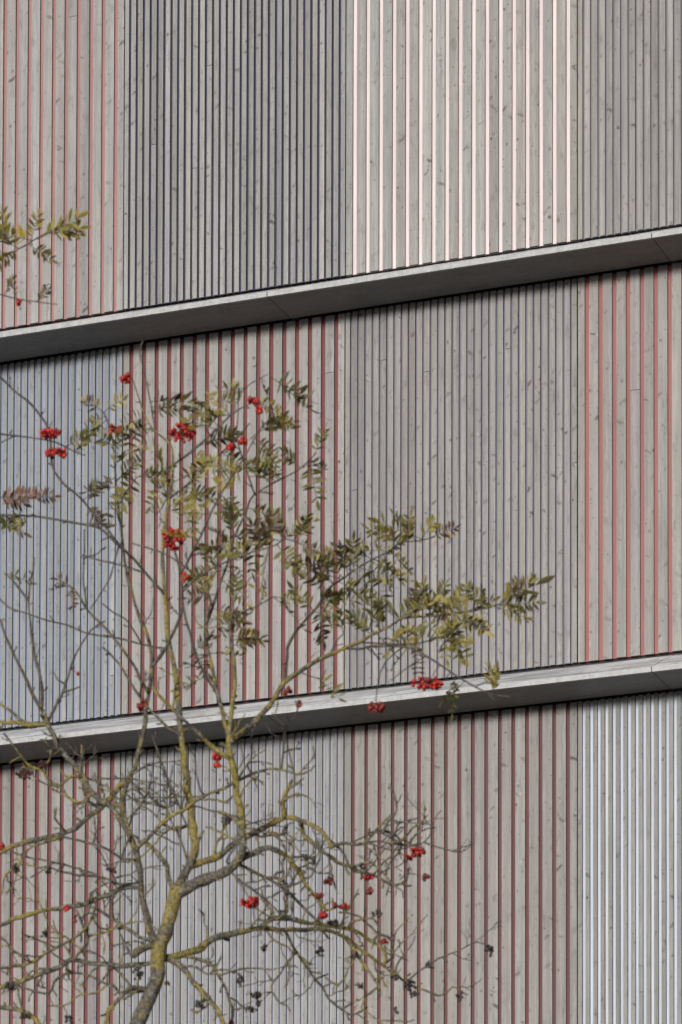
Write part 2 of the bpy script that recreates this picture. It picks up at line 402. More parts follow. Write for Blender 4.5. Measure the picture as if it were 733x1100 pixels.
# traced limbs: (points (u,v), radius at base, radius at tip, lichen 0..1, greyness 0..1)
BR = [
 # trunk and the limb that carries on upward
 ('trunk', [(148,1100),(162,1068),(169.5,1049),(170.6,1023),(180,995),(187,968),(192,950)], 8.6, 7.6, .62, 1),
 ('b', [(190,955),(203,931),(210,909),(207.7,894),(205.5,872),(201,839),(198,813),(194.4,788),(190.7,744),(187,714),(181,690),(178.4,657),(176,618),(174.7,598),(178,557),(184.6,525),(185.8,497),(184.6,480),(174.7,470),(163,459),(154.7,443),(147.3,421),(142.4,407)], 5.6, .7, .75, .9),
 ('b', [(188,958),(212,948),(234,940),(249,931),(258,922),(261,909),(260,894),(259,872),(254.6,855),(252.4,831),(248.4,814),(246,793),(248,775),(249.6,756),(252.8,734),(251.4,709),(248.4,688),(247,667),(251,652)], 7.2, 1.1, .85, 1),
 ('b', [(168,1018),(161.8,1001),(158.6,984),(153,966),(150.6,948),(149.5,929),(144,909),(135,885),(132,866),(135,846),(144,826),(148.6,808),(154.7,783),(157,761),(161,739),(163.3,710),(160,687),(149.8,662),(141,635),(135,608),(132.6,589),(129,557),(126,532),(122.8,497),(120.3,468),(111.7,443)], 4.4, .8, .42, .6),
 ('b', [(247,797),(265.6,780.7),(282.8,766),(292.6,753.7),(305,734),(322,721.7),(340,710),(361.7,700),(386,690),(403.5,680),(418,673),(434,664),(463,662),(493.7,659),(528,652),(540,646.7)], 3.9, .6, .7, .8),
 ('b', [(207,935),(234,920),(253.5,905),(271,896),(288,887),(306,878.6),(321.5,881),(327,896),(337,907),(350,916),(363,926.6),(376,931),(389,936),(411,945),(424,951),(437,945),(439,932)], 4.4, 1.3, .55, 1),
 ('b', [(257,925),(273,915.7),(284,912),(297.5,913.5),(310.6,922),(319,933),(324.8,944),(332,955),(343,968),(352,978),(363,974)], 4.2, 1.6, .85, 1),
 ('b', [(170,1030),(185,1028),(199,1025),(212,1021),(227,1010),(242.6,1004),(262,1000),(280,997),(306,999),(334.6,998.5),(352,1000),(371.7,1007),(393.5,1024),(411,1037),(424,1047),(437,1055.7),(454.6,1062),(470,1070),(481,1065.5),(486,1060),(503,1069)], 4.8, .7, .62, 1),
 ('b', [(280,997),(293,987),(306,987),(323.7,990),(345.5,993.5),(374,998),(387,1002),(398,1011),(409,1017.5),(415,1029),(413,1037)], 3.2, 1.6, .7, 1),
 ('b', [(374,1008),(380,1018.6),(391,1034),(398,1047),(406.6,1060),(407.7,1071)], 2.3, 1.3, .75, 1),
 ('b', [(304,1000),(319,1023),(332,1042.6),(345.5,1060),(354,1073),(367,1084),(378,1090.6),(389,1086),(394.6,1082)], 1.7, 1.1, .4, .9),
 ('b', [(341,1053.5),(353,1047)], 1.2, .8, .4, .9), ('b', [(368,1084),(376,1078.6)], 1.3, .9, .3, .9),
 ('b', [(259,934),(275,937.5),(288,944),(297.5,950),(315,963),(328,977),(339,987),(345.5,991)], 2.0, 1.5, .3, .8),
 ('b', [(247,938),(262,949),(280,962),(293,973),(304,982.6),(313,983.7),(316,968)], 1.6, .9, .2, .8),
 ('b', [(180,1025),(194.6,1038),(207.7,1053.5),(218.6,1066.6),(229.5,1079.7),(236,1090.6),(240,1104)], 3.3, 2.6, .75, 1),
 ('b', [(199,1027),(225,1034),(234,1047),(242.6,1062),(248,1077.5),(249,1096)], 2.0, 1.3, .45, 1),
 ('b', [(195,1032),(210,1038),(222,1046),(232,1040),(238,1028)], 1.8, .9, .3, 1),
 ('b', [(302,874),(304,861),(308.4,848),(313,838)], 3.4, 1.5, .75, 1),
 ('b', [(309,847),(319,843),(327,836)], 1.6, .9, .4, 1),
 ('b', [(321.5,881),(341,889.5),(354,902.6),(357,909)], 1.9, 2.6, .5, 1),
 ('b', [(355,911),(371.7,905),(389,907),(402,894),(413,883),(422,874)], 2.5, .9, .4, .9),
 ('b', [(389,906),(400,904),(420,905.5),(439,909),(456.7,904),(463,894.6),(467.7,879),(474,871)], 1.3, .6, .15, .8),
 ('b', [(395,908),(422,913),(439,910)], 1.2, .9, .15, .8),
 ('b', [(456.7,905),(470,910),(496,915),(509,905.5)], 1.0, .6, .1, .8),
 ('b', [(402,894),(411,895),(426,903),(438,909)], 1.0, .8, .1, .8),
 ('b', [(437,1055),(448,1046),(461,1036),(478.6,1026),(496,1019.7),(511,1012),(519,1014),(525,1021)], 1.1, .6, .15, .9),
 ('b', [(424,1047),(430,1030),(440,1018),(447,1006)], 1.4, .6, .5, 1),
 ('b', [(411,1036),(421,1029),(423,1012),(426,1000),(440,986)], 1.6, .5, .55, 1),
 # left side
 ('b', [(136,842),(131,841.5),(122,853.5),(109,867.7),(94,878.6),(80.8,889.5),(65.5,896),(48,900),(28.4,903.7),(13,909),(0,916),(-25,920),(-60,905)], 3.0, 2.6, .6, 1),
 ('b', [(146,927),(131,922),(118,913.5),(100,907),(80.8,901.5),(65.5,899)], 1.6, 1.2, .25, .9),
 ('b', [(150,951),(131,949.5),(113.5,944),(94,936),(70,929),(43.7,923),(24,920),(10,912)], 1.4, .9, .2, .9),
 ('b', [(151,952),(135,953),(122,958.6),(104.8,964),(91.7,970.6),(72,974),(52,978),(32.7,982.6),(13,989),(0,993.5),(-40,1000),(-80,960),(-110,800),(-105,520),(-60,320),(-15,285),(21,267),(41,255),(59,246),(72,242),(80,239)], 2.7, .8, .5, 1),
 ('b', [(166,1015),(152.8,1007.7),(139.7,1000),(126.6,990),(109,980),(94,972.7)], 2.2, 1.5, .3, 1),
 ('b', [(168,1034),(153,1036),(135,1038),(113.5,1036),(91.7,1034),(78.6,1031.7),(63,1039),(50,1044.8),(35,1050),(17.5,1055.7),(0,1062),(-30,1070)], 2.6, 2.4, .5, 1),
 ('b', [(76.4,1030),(87,1020.8),(95,1012),(94.6,1006),(87,990),(81,977)], 1.9, 1.2, .35, 1),
 ('b', [(104,964),(100,985),(87,1003),(70,1013),(50,1024),(35,1034),(15,1037),(0,1040),(-25,1046)], 1.4, 1.7, .55, 1),
 ('b', [(160,1060),(144,1066.6),(131,1065.5),(115.7,1058),(98,1049),(78.6,1044.8)], 1.9, 1.2, .35, 1),
 ('b', [(158,1058),(140,1062),(129,1071),(118,1084),(113.5,1100),(108,1125)], 2.8, 2.2, .65, 1),
 ('b', [(168,1014),(153,1018.6),(142,1027)], 4.6, 4.0, .35, 1),
 ('b', [(142,1027),(135,1016),(130,1003)], 1.8, 1.0, .2, .9),
 ('b', [(128,1225),(90,1180),(55,1125),(37,1093),(26,1086),(13,1084),(0,1082),(-20,1080)], 4.5, 2.2, .5, 1),
 ('b', [(26,1087),(20,1070),(18,1055)], 1.6, .8, .5, 1),
 ('b', [(138,892),(122,870),(109,859),(96,848),(89.5,835),(79.5,821),(65.5,804),(58,790),(52.8,783),(47,766)], 3.2, 2.8, .35, 1),
 ('b', [(47,765),(36.8,749),(27,727),(14.7,702),(5,680),(1,665)], 2.2, 1.2, .2, .6),
 ('b', [(47,762),(45.4,749),(43,724),(36.8,702),(33,667),(30.7,645),(32,630.5),(35.6,613),(37,598.6)], 2.3, .9, .2, .6),
 ('b', [(30.7,645),(19.6,630.5),(11,620.7),(5,616)], 1.7, .8, .2, .6),
 ('b', [(52.8,775),(61,756),(67.5,744),(72.4,729),(78.6,709.5),(86,694.7),(98,677),(113,667)], 2.1, .8, .2, .7),
 ('b', [(67.5,744),(77,741),(86,738)], 1.3, .7, .2, .8), ('b', [(70,735),(62,730),(58,722)], 1.2, .6, .2, .8),
 ('b', [(50,778),(24.6,774.5),(14.7,766),(0,756),(-15,745)], 2.2, 1.3, .4, 1),
 ('b', [(48,781),(32,779),(15,776),(0,776),(-20,772)], 2.4, 1.8, .85, 1),
 ('b', [(90,838),(74,835),(62,846),(52,838),(46,828),(30,820),(14,800),(4,788)], 1.8, 1.1, .7, 1),
 ('b', [(100,855),(88,862),(72,856),(58,848),(52,842)], 1.8, 1.1, .85, 1),
 ('b', [(108,868),(96,862),(90,846),(87,800)], 1.9, .9, .4, 1),
 ('b', [(0,643),(10,652.6),(32,660),(49,666),(73.7,672),(96,681),(123,684.5),(147,690.7),(172,696),(180,697)][::-1], 1.2, .8, .1, .6),
 ('b', [(178,641),(174,635),(157,616),(142.4,598.6),(127.7,586),(118,576.5),(105.6,566.7),(83.5,562),(54,557),(32,554),(0,553),(-20,552)], 1.7, 1.0, .1, .6),
 ('b', [(142,600),(129,586),(118,571.6),(105.6,557),(93,542),(81,530),(66,517),(56.5,500),(53,463),(44,447),(29.5,431),(14.7,419),(0,405),(-15,392)], 1.1, 1.2, .05, .5),
 ('b', [(92,489),(86,487.7),(59,475),(39,471),(17,468),(0,466),(-12,465)][::-1], 1.1, .6, .05, .4),
 ('b', [(17,468),(8,472),(0,476)], .8, .6, .05, .4),
 ('b', [(91,569),(91,593.7),(89.6,618),(91,635),(93,650)][::-1], 1.3, .8, .15, 1),
 ('b', [(156,745),(152,731.6),(145,717),(135,702),(118,680),(105.6,667),(95.8,657.5),(83.5,638),(76,630)], 1.9, 1.1, .3, 1),
 ('b', [(157,756),(147,744),(135,724),(123,707),(110.5,695)], 1.6, 1.1, .2, .7),
 ('b', [(156,613.5),(130,607),(108,602),(88.4,596)], 1.2, .8, .1, .8),
 ('b', [(98,652.6),(108,638),(118,620.7),(123,603.5),(128,590)][::-1], 1.1, .7, .1, .8),
 ('b', [(150,690),(138,668),(122,658),(110,648)], 1.1, .7, .1, .7),
 # middle
 ('b', [(250,815),(243.5,812.6),(226,800),(211.6,787),(197,773),(182,758.6),(170,746),(163,738)], 2.9, 1.6, .6, .9),
 ('b', [(196,791),(192,788),(179.6,780.7),(165,766),(157,758)], 2.0, 1.2, .4, .8),
 ('b', [(247,797),(239.8,766),(233.7,744),(228.8,721.7),(225,702),(222.6,687),(221.4,667),(226,643),(216.5,628),(202,611),(179.6,596),(160,589),(140,583)], 2.8, .7, .45, .7),
 ('b', [(236,752),(233.7,746),(219,721.7),(209,699.6),(205,682),(200.5,667),(196.8,650),(195.6,628),(192,606),(188,591)], 2.0, 1.1, .15, .35),
 ('b', [(163,716),(165,714),(174.7,702),(182,688),(192,667),(196,652)], 2.2, 1.5, .1, .35),
 ('b', [(302.4,827),(305,803),(307,781),(317,771),(321,756)], 1.5, .9, .1, .4),
 ('b', [(307,781),(292.6,766)], 1.2, .8, .1, .4),
 ('b', [(148,912),(151,907),(164,894),(181.5,878.6),(201,867.7),(220.8,854.6),(240,847),(255.7,838),(275,829.5),(287.7,827),(302,826.5),(320,832),(335,828)], 2.5, 1.2, .6, 1),
 ('b', [(187,955),(183.7,950.6),(179,931),(172.7,920),(164,911),(157,906)], 3.0, 2.4, .8, 1),
 ('b', [(203,928),(201,922),(194.6,905),(187,887),(179,868),(176,850),(184,838)], 1.6, .7, .3, .9),
 ('b', [(210,908),(215,900),(218.6,891.7)], 3.0, 1.4, .6, 1),
 ('b', [(205,893),(201,887),(190,859),(179,832.7),(168,804),(164,790)], 1.3, .8, .1, .5),
 ('b', [(219,853),(216,850),(212,832.7),(210,808.7)], 1.1, .7, .1, .5),
 ('b', [(218.6,855),(190,856),(162,857),(140,859),(120,866)], 1.2, .8, .3, .9),
 ('b', [(206,865),(235,872),(262,880),(285,888)], 1.0, .6, .1, .8),
 ('b', [(145,836),(168,842),(186,846)], 1.1, .7, .3, .9),
 ('b', [(142,832),(160,822),(180,818),(198,817)], 1.3, .8, .3, .9),
 ('b', [(258,838),(266,822),(274,812),(284,806)], 1.3, .7, .3, 1), ('b', [(253,828),(262,815),(258,800)], 1.2, .6, .3, 1),
 ('b', [(270,830),(265,820),(275,818),(292,820)], 1.0, .6, .2, 1),
 # right spray
 ('b', [(372,696),(386,697),(401,694),(438,695.5),(457.5,705),(477,717),(489,725),(506,735),(525.6,746),(531.7,752)], 1.7, .8, .05, .35),
 ('b', [(520,743),(530,746),(548,748.6)], .8, .5, 0, .35),
 ('b', [(433,695.5),(422,703),(415,710),(409,722),(406,735),(404,752)], .9, .6, 0, .4), ('b', [(457.5,705),(438,717),(420,731)], .8, .5, 0, .4),
 ('b', [(306,734),(308.6,704.6),(308.6,697),(317,679.6),(332,662),(342,651),(352,633.7),(359,627.5),(374,617.7),(386,609),(401,600.5),(418,592),(430.5,583),(450,581),(467,577)], 2.2, .6, .2, .45),
 ('b', [(386,690),(440,692),(468,686),(478,682),(490,675),(500,668),(517,666)], 1.1, .6, .05, .4),
 ('b', [(355,702),(362,688),(369,681)], 1.0, .6, .05, .4),
 # upper sprays
 ('b', [(185.8,500),(204,486.5),(221.4,471.7),(236,458),(248.4,446),(263,436),(272,432)], 1.5, .8, .1, .4),
 ('b', [(184.6,537),(209,514.7),(233.7,490),(253,473),(268,454.5)], 1.4, .8, .1, .4),
 ('b', [(197,614),(204,598.6),(219,569),(231,542),(246,517),(260.7,494),(274,470.5),(282.8,455.8)], 1.4, .7, .1, .45),
 ('b', [(223,668),(230,648),(236,628),(244.7,606),(252,576.5),(264,552),(270.5,534.7),(292.6,519.6),(317,507),(332,495),(340,486.5)], 1.8, .7, .1, .45),
 ('b', [(273,529),(265.6,507),(258,483),(254.5,465.6),(256,440),(256,409)], 1.1, .5, .05, .3),
 ('b', [(196,635),(219,616),(241,604.7),(263,596),(283,590),(297.5,585),(307,579),(320,583)], 1.5, .6, .1, .45),
 ('b', [(167,462),(159.6,421),(153.5,392),(149.8,378),(154,365)], 1.0, .6, .05, .35),
 ('b', [(248,672),(258,658),(274,652),(294,641)], 1.1, .6, .1, .5),
 ('b', [(255,425),(270,412),(288,402)], .7, .4, .05, .4),
 ('b', [(0,316),(18,321),(40,324),(62,327)], .8, .5, .05, .4),
 ('b', [(322,724),(335,727),(350,729)], .8, .5, .1, .5),
 ('b', [(185,520),(178,538),(168,552),(160,545)], 1.0, .5, .1, .5),
 ('b', [(124,515),(140,502),(150,492)], .9, .5, .1, .4), ('b', [(126,535),(138,525),(148,512)], .9, .5, .1, .4),
]

def lerp(a, b, t): return a+(b-a)*t
SAMP = []                                   # (u, v, depth, branch index, local radius)
def nearest(u, v, skip=-1):
    best = None
    for s in SAMP:
        if s[3] == skip: continue
        d = (s[0]-u)**2+(s[1]-v)**2
        if best is None or d < best[0]: best = (d, s)
    return best

def catmull(pts, step=5.0):
    out = []
    n = len(pts)
    for i in range(n-1):
        p0 = pts[max(0, i-1)]; p1 = pts[i]; p2 = pts[i+1]; p3 = pts[min(n-1, i+2)]
        k = max(1, int(math.dist(p1, p2)/step))
        for j in range(k):
            t = j/k
            out.append(tuple(.5*((2*b)+(-a+c)*t+(2*a-5*b+4*c-d)*t*t+(-a+3*b-3*c+d)*t**3) for a, b, c, d in zip(p0, p1, p2, p3)))
    out.append(tuple(pts[-1]))
    return out

def tube(mb, pts, rad, sides, colf, cap=True):
    """swept tube through 3-D points; colf(i) gives the colour of ring i"""
    n = len(pts); rings = []; cols = []
    prev = None
    for i in range(n):
        t = (pts[min(n-1, i+1)]-pts[max(0, i-1)]).normalized()
        if prev is None:
            a = Vector((0, 0, 1)) if abs(t.z) < .9 else Vector((1, 0, 0))
            x = t.cross(a).normalized()
        else:
            x = (prev - t*prev.dot(t)).normalized()
        prev = x; y = t.cross(x)
        for k in range(sides):
            an = 2*math.pi*k/sides
            rr = rad[i]*(1+.10*noise.noise(pts[i]*22+Vector((k*1.7, 0, 0))))
            rings.append(pts[i]+(x*math.cos(an)+y*math.sin(an))*rr); cols.append(colf(i))
    fs = []
    for i in range(n-1):
        for k in range(sides):
            k2 = (k+1) % sides
            fs.append((i*sides+k, i*sides+k2, (i+1)*sides+k2, (i+1)*sides+k))
    if cap:
        fs.append(tuple(range(sides-1, -1, -1))); fs.append(tuple((n-1)*sides+k for k in range(sides)))
    mb.faces(rings, fs, cols)

BR = [('twig',)+b[1:] if b[0] == 'b' and sum(math.dist(p, q) for p, q in zip(b[1], b[1][1:])) < 34 else b for b in BR]
NTW = 46
def add_twigs():
    """crooked secondary branches of the lower crown, grown from the traced limbs"""
    big = [(k, b) for k, b in enumerate(BR) if b[0] == 'b' and sum(p[1] for p in b[1])/len(b[1]) > 790]
    out = []
    tries = 0
    while len(out) < NTW and tries < 800:
        tries += 1
        k, b = rnd.choice(big)
        j = rnd.randint(1, len(b[1])-1)
        x, y = b[1][j]; x0, y0 = b[1][j-1]
        if not (0 < x < 440 and 850 < y < 1095): continue
        an = math.atan2(y-y0, x-x0)+rnd.choice((-1, 1))*U(.4, 1.2)
        bend = U(-.25, .25); L = U(45, 115); step = 8
        pts = [(x, y)]
        for q in range(int(L/step)):
            an += bend*.5+rnd.gauss(0, .42)
            x += math.cos(an)*step; y += math.sin(an)*step*.9
            pts.append((x, y))
        if not all(-30 < p[0] < 470 and 825 < p[1] < 1140 for p in pts): continue
        out.append(('twig', pts, U(1.2, 2.2), U(.6, .9), U(.2, .75), 1))
    return out
BR += add_twigs()
branches = []
for bi, (kind, pts, ra, rb, lich, grey) in enumerate(BR):
    pts = list(pts)
    if kind == 'trunk':
        d0 = DEPTH; dd = 0.0
    else:
        near = nearest(*pts[0])
        d0 = near[1][2]
        if 2 < math.sqrt(near[0]) < 14: pts[0] = (near[1][0], near[1][1])
        L = sum(math.dist(a, b) for a, b in zip(pts, pts[1:]))
        dd = rnd.choice((-1, 1))*U(.15, .5)*min(L, 420)/F*DEPTH
    path = catmull(pts)
    n = len(path); P3 = []; R3 = []; dps = []
    wob = U(0, 50)
    for i, (u, v) in enumerate(path):
        t = i/max(1, n-1)
        dep = d0 + dd*(t**.8) + .02*noise.noise(Vector((i*.25, wob, 0)))*min(1, i/4)
        r = lerp(ra, rb, t**.7)
        r *= 1+.30*noise.noise(Vector((i*.45, wob+9, 3)))*(1 if ra > 1.4 else .5)
        SAMP.append((u, v, dep, bi, r)); dps.append(dep)
        ja_ = (.6 if v < 770 or kind == 'trunk' else 2.0)*min(1, i/3)*(1 if r < 5 else .6)
        jx, jy = (ja_*noise.noise(Vector((i*.42, wob, 5))), ja_*noise.noise(Vector((i*.42, wob, 8))))
        P3.append(P(u+jx, v+jy, dep)); R3.append(r*dep/F)
    if kind == 'trunk':
        low = []; lr = []
        A = P3[0]; B = foot
        Q = [(P(146, 1104, DEPTH)), P(133, 1140, DEPTH), P(122, 1210, DEPTH), P(119, 1300, DEPTH)]
        for k in range(1, 9):
            Q.append(Q[3].lerp(Vector((foot.x, foot.y, -.05)), k/8))
        for k, q in enumerate(Q):
            low.append(q); lr.append(lerp(.0195, .075, k/len(Q)))
        lr[-1] = .11; lr[-2] = .085
        P3 = low[::-1]+P3; R3 = lr[::-1]+R3
    mb = MB()
    lc = (lich, grey, 0)
    wl_ = U(0, 90)
    def colf(i, wl_=wl_, lich=lich, grey=grey):
        return (max(0, min(1, lich*(.75+1.0*noise.noise(Vector((i*.13, wl_, 1)))))), grey, 0)
    tube(mb, P3, R3, 10 if ra > 3 else 7, colf)
    # fruiting spurs and short twigs of this branch
    if kind != 'trunk':
        low_ = sum(p[1] for p in pts)/len(pts) > 770
        acc = U(0, 20)
        for i in range(2, n-1):
            acc -= 5
            if acc > 0: continue
            acc = U(6, 16) if low_ else U(20, 50)
            u, v = path[i]
            tx, ty = path[i+1][0]-path[i-1][0], path[i+1][1]-path[i-1][1]
            tl = math.hypot(tx, ty) or 1; tx /= tl; ty /= tl
            s = rnd.choice((-1, 1)); an = U(.6, 1.25)*s
            dx, dy = tx*math.cos(an)-ty*math.sin(an), tx*math.sin(an)+ty*math.cos(an)
            Ls = U(5, 15) if low_ else U(4, 10)
            long_ = rnd.random() < (.36 if low_ else .12)
            if long_: Ls = U(18, 46) if low_ else U(14, 26)
            sag = U(-.6, .25)
            cb = U(-.35, .35)
            T = [k/7 for k in range(8)] if long_ else [0, .3, .55, .8, 1]
            wj = 1.3 if long_ else .8
            sp = [(u+dx*Ls*t-dy*cb*Ls*t*t + U(-wj, wj)*(t > 0), v+dy*Ls*t+dx*cb*Ls*t*t+sag*Ls*t*t*.6 + U(-wj, wj)*(t > 0)) for t in T]
            dz = U(-.10, .10) if long_ else U(-.04, .04)
            q3 = [P(a, b_, dps[i]+dz*t) for (a, b_), t in zip(sp, T)]
            r0 = min(R3[i]*.75, U(.7, 1.5 if low_ else 1.0)*DEPTH/F)
            knob = U(1.1, 2.3)
            rr_ = [r0*(1-.35*t) for t in T]; rr_[-2] *= knob; rr_[-1] = r0*.35
            tube(mb, q3, rr_, 5, lambda k: (lich*.7, grey, 0))
            if long_:
                for w_ in range(rnd.randint(1, 4)):
                    j = rnd.randint(2, 6); a0 = sp[j]
                    an2 = math.atan2(sp[j][1]-sp[j-1][1], sp[j][0]-sp[j-1][0])+rnd.choice((-1, 1))*U(.5, 1.1)
                    l2 = U(4, 15)
                    s2 = [(a0[0]+math.cos(an2)*l2*t+U(-.6, .6)*(t > 0), a0[1]+math.sin(an2)*l2*t-.25*l2*t*t) for t in (0, .4, .75, 1)]
                    tube(mb, [P(a, b_, dps[i]+dz*T[j]+.02*t) for (a, b_), t in zip(s2, (0, .4, .75, 1))], [rr_[j]*.7, rr_[j]*.6, rr_[j]*.75, rr_[j]*.3], 5, lambda k: (lich*.6, grey, 0))
    root = tree
    if kind == 'twig':                       # a twig hangs on the branch (or trunk) it grows from
        root = branches[near[1][3]]
        if root.name.startswith('twig'): root = root.parent
    o = mb.build({'b': 'branch'}.get(kind, kind), BARK, root, smooth=True, origin=P3[0] if kind != 'trunk' else foot)
    branches.append(o)

# ------------------------------------------------------------------ leaves: pinnate, grown from the nearest twig
olive = [(.092, .088, .022), (.126, .117, .028), (.160, .145, .035), (.068, .064, .020), (.195, .172, .048)]
pale = [(.285, .245, .080), (.23, .20, .060), (.31, .27, .095)]
yell = [(.26, .21, .035), (.22, .19, .04), (.18, .16, .035)]
brown = [(.075, .045, .025), (.10, .055, .03), (.06, .042, .028)]
redd = [(.17, .080, .058), (.13, .068, .045), (.19, .11, .075)]
def pal(cls):
    r = rnd.random()
    if cls == 'o': return rnd.choice(olive if r < .78 else (pale if r < .87 else brown))
    if cls == 'p': return rnd.choice(pale if r < .55 else olive)
    if cls == 'y': return rnd.choice(yell if r < .7 else olive)
    if cls == 'b': return rnd.choice(brown if r < .6 else olive)
    if cls == 'r': return rnd.choice(redd if r < .8 else brown)

def leaf(mb, base, axis, length, cls, nump, rolls=.85, dr=(-.05, .30)):
    axis = axis.normalized()
    view = FWD
    side = axis.cross(view)
    if side.length < .1: side = RIGHT.copy()
    side.normalize()
    roll = rnd.gauss(0, rolls)
    side = (Matrix.Rotation(roll, 3, axis) @ side).normalized()
    nrm = side.cross(axis).normalized()
    droop = U(*dr)
    def rach(t): return base + axis*(length*t) - nrm*(0) + Vector((0, 0, -1))*(droop*length*t*t)
    tube(mb, [rach(t) for t in (0, .35, .7, 1)], [.0011, .0009, .0008, .0004], 4, lambda i: (.075, .065, .03))
    ll = length*U(.33, .43)
    basecol = pal(cls)
    def leaflet(o, d, L, wd):
        d = d.normalized(); s = d.cross(nrm).normalized(); up = s.cross(d)
        s = (Matrix.Rotation(rnd.gauss(0, .6), 3, d) @ s); up = s.cross(d).normalized()
        curl = U(-.02, .22); fold = U(.05, .35)
        c = basecol if rnd.random() < .72 else pal(cls)
        k = U(.8, 1.22); c = tuple(x*k for x in c)
        c2 = tuple(x*.86 for x in c)
        prof = ((0, .10), (.22, .75), (.48, 1.0), (.75, .72), (1.0, 0.03))
        V = []; C = []
        for t, w in prof:
            m = o + d*(L*t) - up*(curl*L*t*t)
            for sg in (-1, 0, 1):
                V.append(m + s*(sg*w*wd*.5) + up*(fold*abs(sg)*w*wd*.5)); C.append(c if sg else c2)
        fs = []
        for i in range(4):
            for k_ in (0, 1):
                fs.append((i*3+k_, i*3+k_+1, (i+1)*3+k_+1, (i+1)*3+k_))
        mb.faces(V, fs, C)
    for k in range(nump):
        t = .25+.68*k/max(1, nump-1)
        env = .72+.28*math.sin(math.pi*min(1, .25+.75*k/max(1, nump)))
        for sg in (-1, 1):
            if rnd.random() < .07: continue
            d = axis*U(.35, .75) + side*sg*1.0 + nrm*U(-.35, .35) + Vector((U(-.16, .16), U(-.16, .16), U(-.05, .55)))
            leaflet(rach(t), d, ll*env*U(.85, 1.1), ll*U(.22, .31))
    leaflet(rach(1), axis+nrm*U(-.2, .2), ll*U(.8, 1), ll*.32)

# centre (u, v) of each leaf, its tone
LV = [(o_[0], o_[1], c_) for c_, lst in {
 'o': [(88,468),(98,458),(106,447),(118,443),(140,455),(150,460),(153,470),(125,508),(140,500),(138,524),(130,515),(150,510),(180,440),(195,432),(212,440),
       (228,447),(242,436),(252,447),(285,418),(296,430),(312,430),(325,429),(296,445),(306,457),(275,465),(290,482),(312,486),(335,490),(280,503),(296,506),
       (212,492),(228,500),(244,500),(215,476),(165,512),(176,522),(205,526),(100,528),(112,526),(255,547),(266,556),(263,570),(246,574),(250,585),(276,574),(286,580),
       (290,569),(297,560),(230,592),(241,590),(272,597),(306,580),(317,588),(330,600),(250,630),(256,637),(240,640),(236,656),(222,650),(233,668),(246,682),(262,684),
       (272,685),(266,650),(282,651),(298,641),(207,692),(212,735),(235,702),(344,612),(352,620),(362,612),(376,608),(392,581),(400,597),(412,591),(428,569),(446,571),
       (470,570),(414,616),(345,648),(352,660),(360,645),(346,664),(370,662),(386,664),(396,655),(404,662),(415,650),(398,672),(450,650),(460,641),(440,667),(452,677),
       (480,656),(492,654),(478,567),(440,560),(456,577),(464,566),(384,600),(436,574),(500,670),(515,671),(476,692),(520,637),(545,640),(555,640),(568,637),(534,724),(342,728)],
 'p': [(112,482),(190,512),(200,532),(180,545),(240,612),(255,620),(330,646),(420,615),(400,640),(130,490),(276,508),(545,632),(20,555),(35,562),(480,665),(435,562),(415,568),(270,420)],
 'y': [(215,548),(226,552),(206,575),(262,500),(466,690),(490,682),(420,690),(300,590),(12,238),(30,245),(45,238),(62,238),(75,243),(55,255),(8,262),(16,275),(4,280),(2,225),(482,741),(492,745),(533,731)],
 'b': [(93,545),(90,556),(70,622),(64,628),(76,632),(262,690),(208,702),(405,684),(445,690),(515,663),(12,302),(45,307),(5,545),(5,618),(440,700),(62,746),(340,508)],
 'r': [(18,525),(30,530),(45,527),(25,540),(172,756),(525,748),(322,838)],
}.items() for o_ in lst]
per = {}
LV = [q for q in LV if not ((q[1] < 300 and q[0] < 100) or (q[0] > 505 and q[1] < 665) or (380 < q[0] < 495 and 550 < q[1] < 606) or (q[0] < 62 and 515 < q[1] < 570))]
LV += [(u+U(-9, 9), v+U(-8, 8), c) for (u, v, c) in LV if c in 'op' and rnd.random() < .45 and 430 < v < 690]
for (u, v, cls) in LV:
    d2, s = nearest(u, v)
    bu, bv, dep, bi, r = s
    dist = math.sqrt(d2)
    if dist < 9:
        an = U(0, 2*math.pi); du, dv = math.cos(an), math.sin(an)
        bu, bv = bu, bv; Lp = U(42, 58)
    else:
        if dist > 34:                        # begin nearer, a petiole makes up the rest
            k = (dist-30)/dist; bu, bv = lerp(bu, u, k*.6), lerp(bv, v, k*.6); dist = math.dist((bu, bv), (u, v))
        du, dv = (u-bu)/dist, (v-bv)/dist
        an = math.atan2(dv*.7, du)+rnd.gauss(0, .2); du, dv = math.cos(an), math.sin(an)
        Lp = max(44, min(66, dist*1.9))
    if cls in 'br' : Lp *= .72
    if (u, v) in ((172,756),(525,748),(322,838),(62,746)): Lp = 16
    m = dep/F
    ax = RIGHT*du - UP*dv + FWD*rnd.gauss(0, .45)
    mb = per.setdefault(bi, MB())
    leaf(mb, P(bu, bv, dep + U(-.02, .02)), ax, Lp*.72*m, cls, rnd.choice((5, 6, 6, 7)) if Lp > 20 else 2)
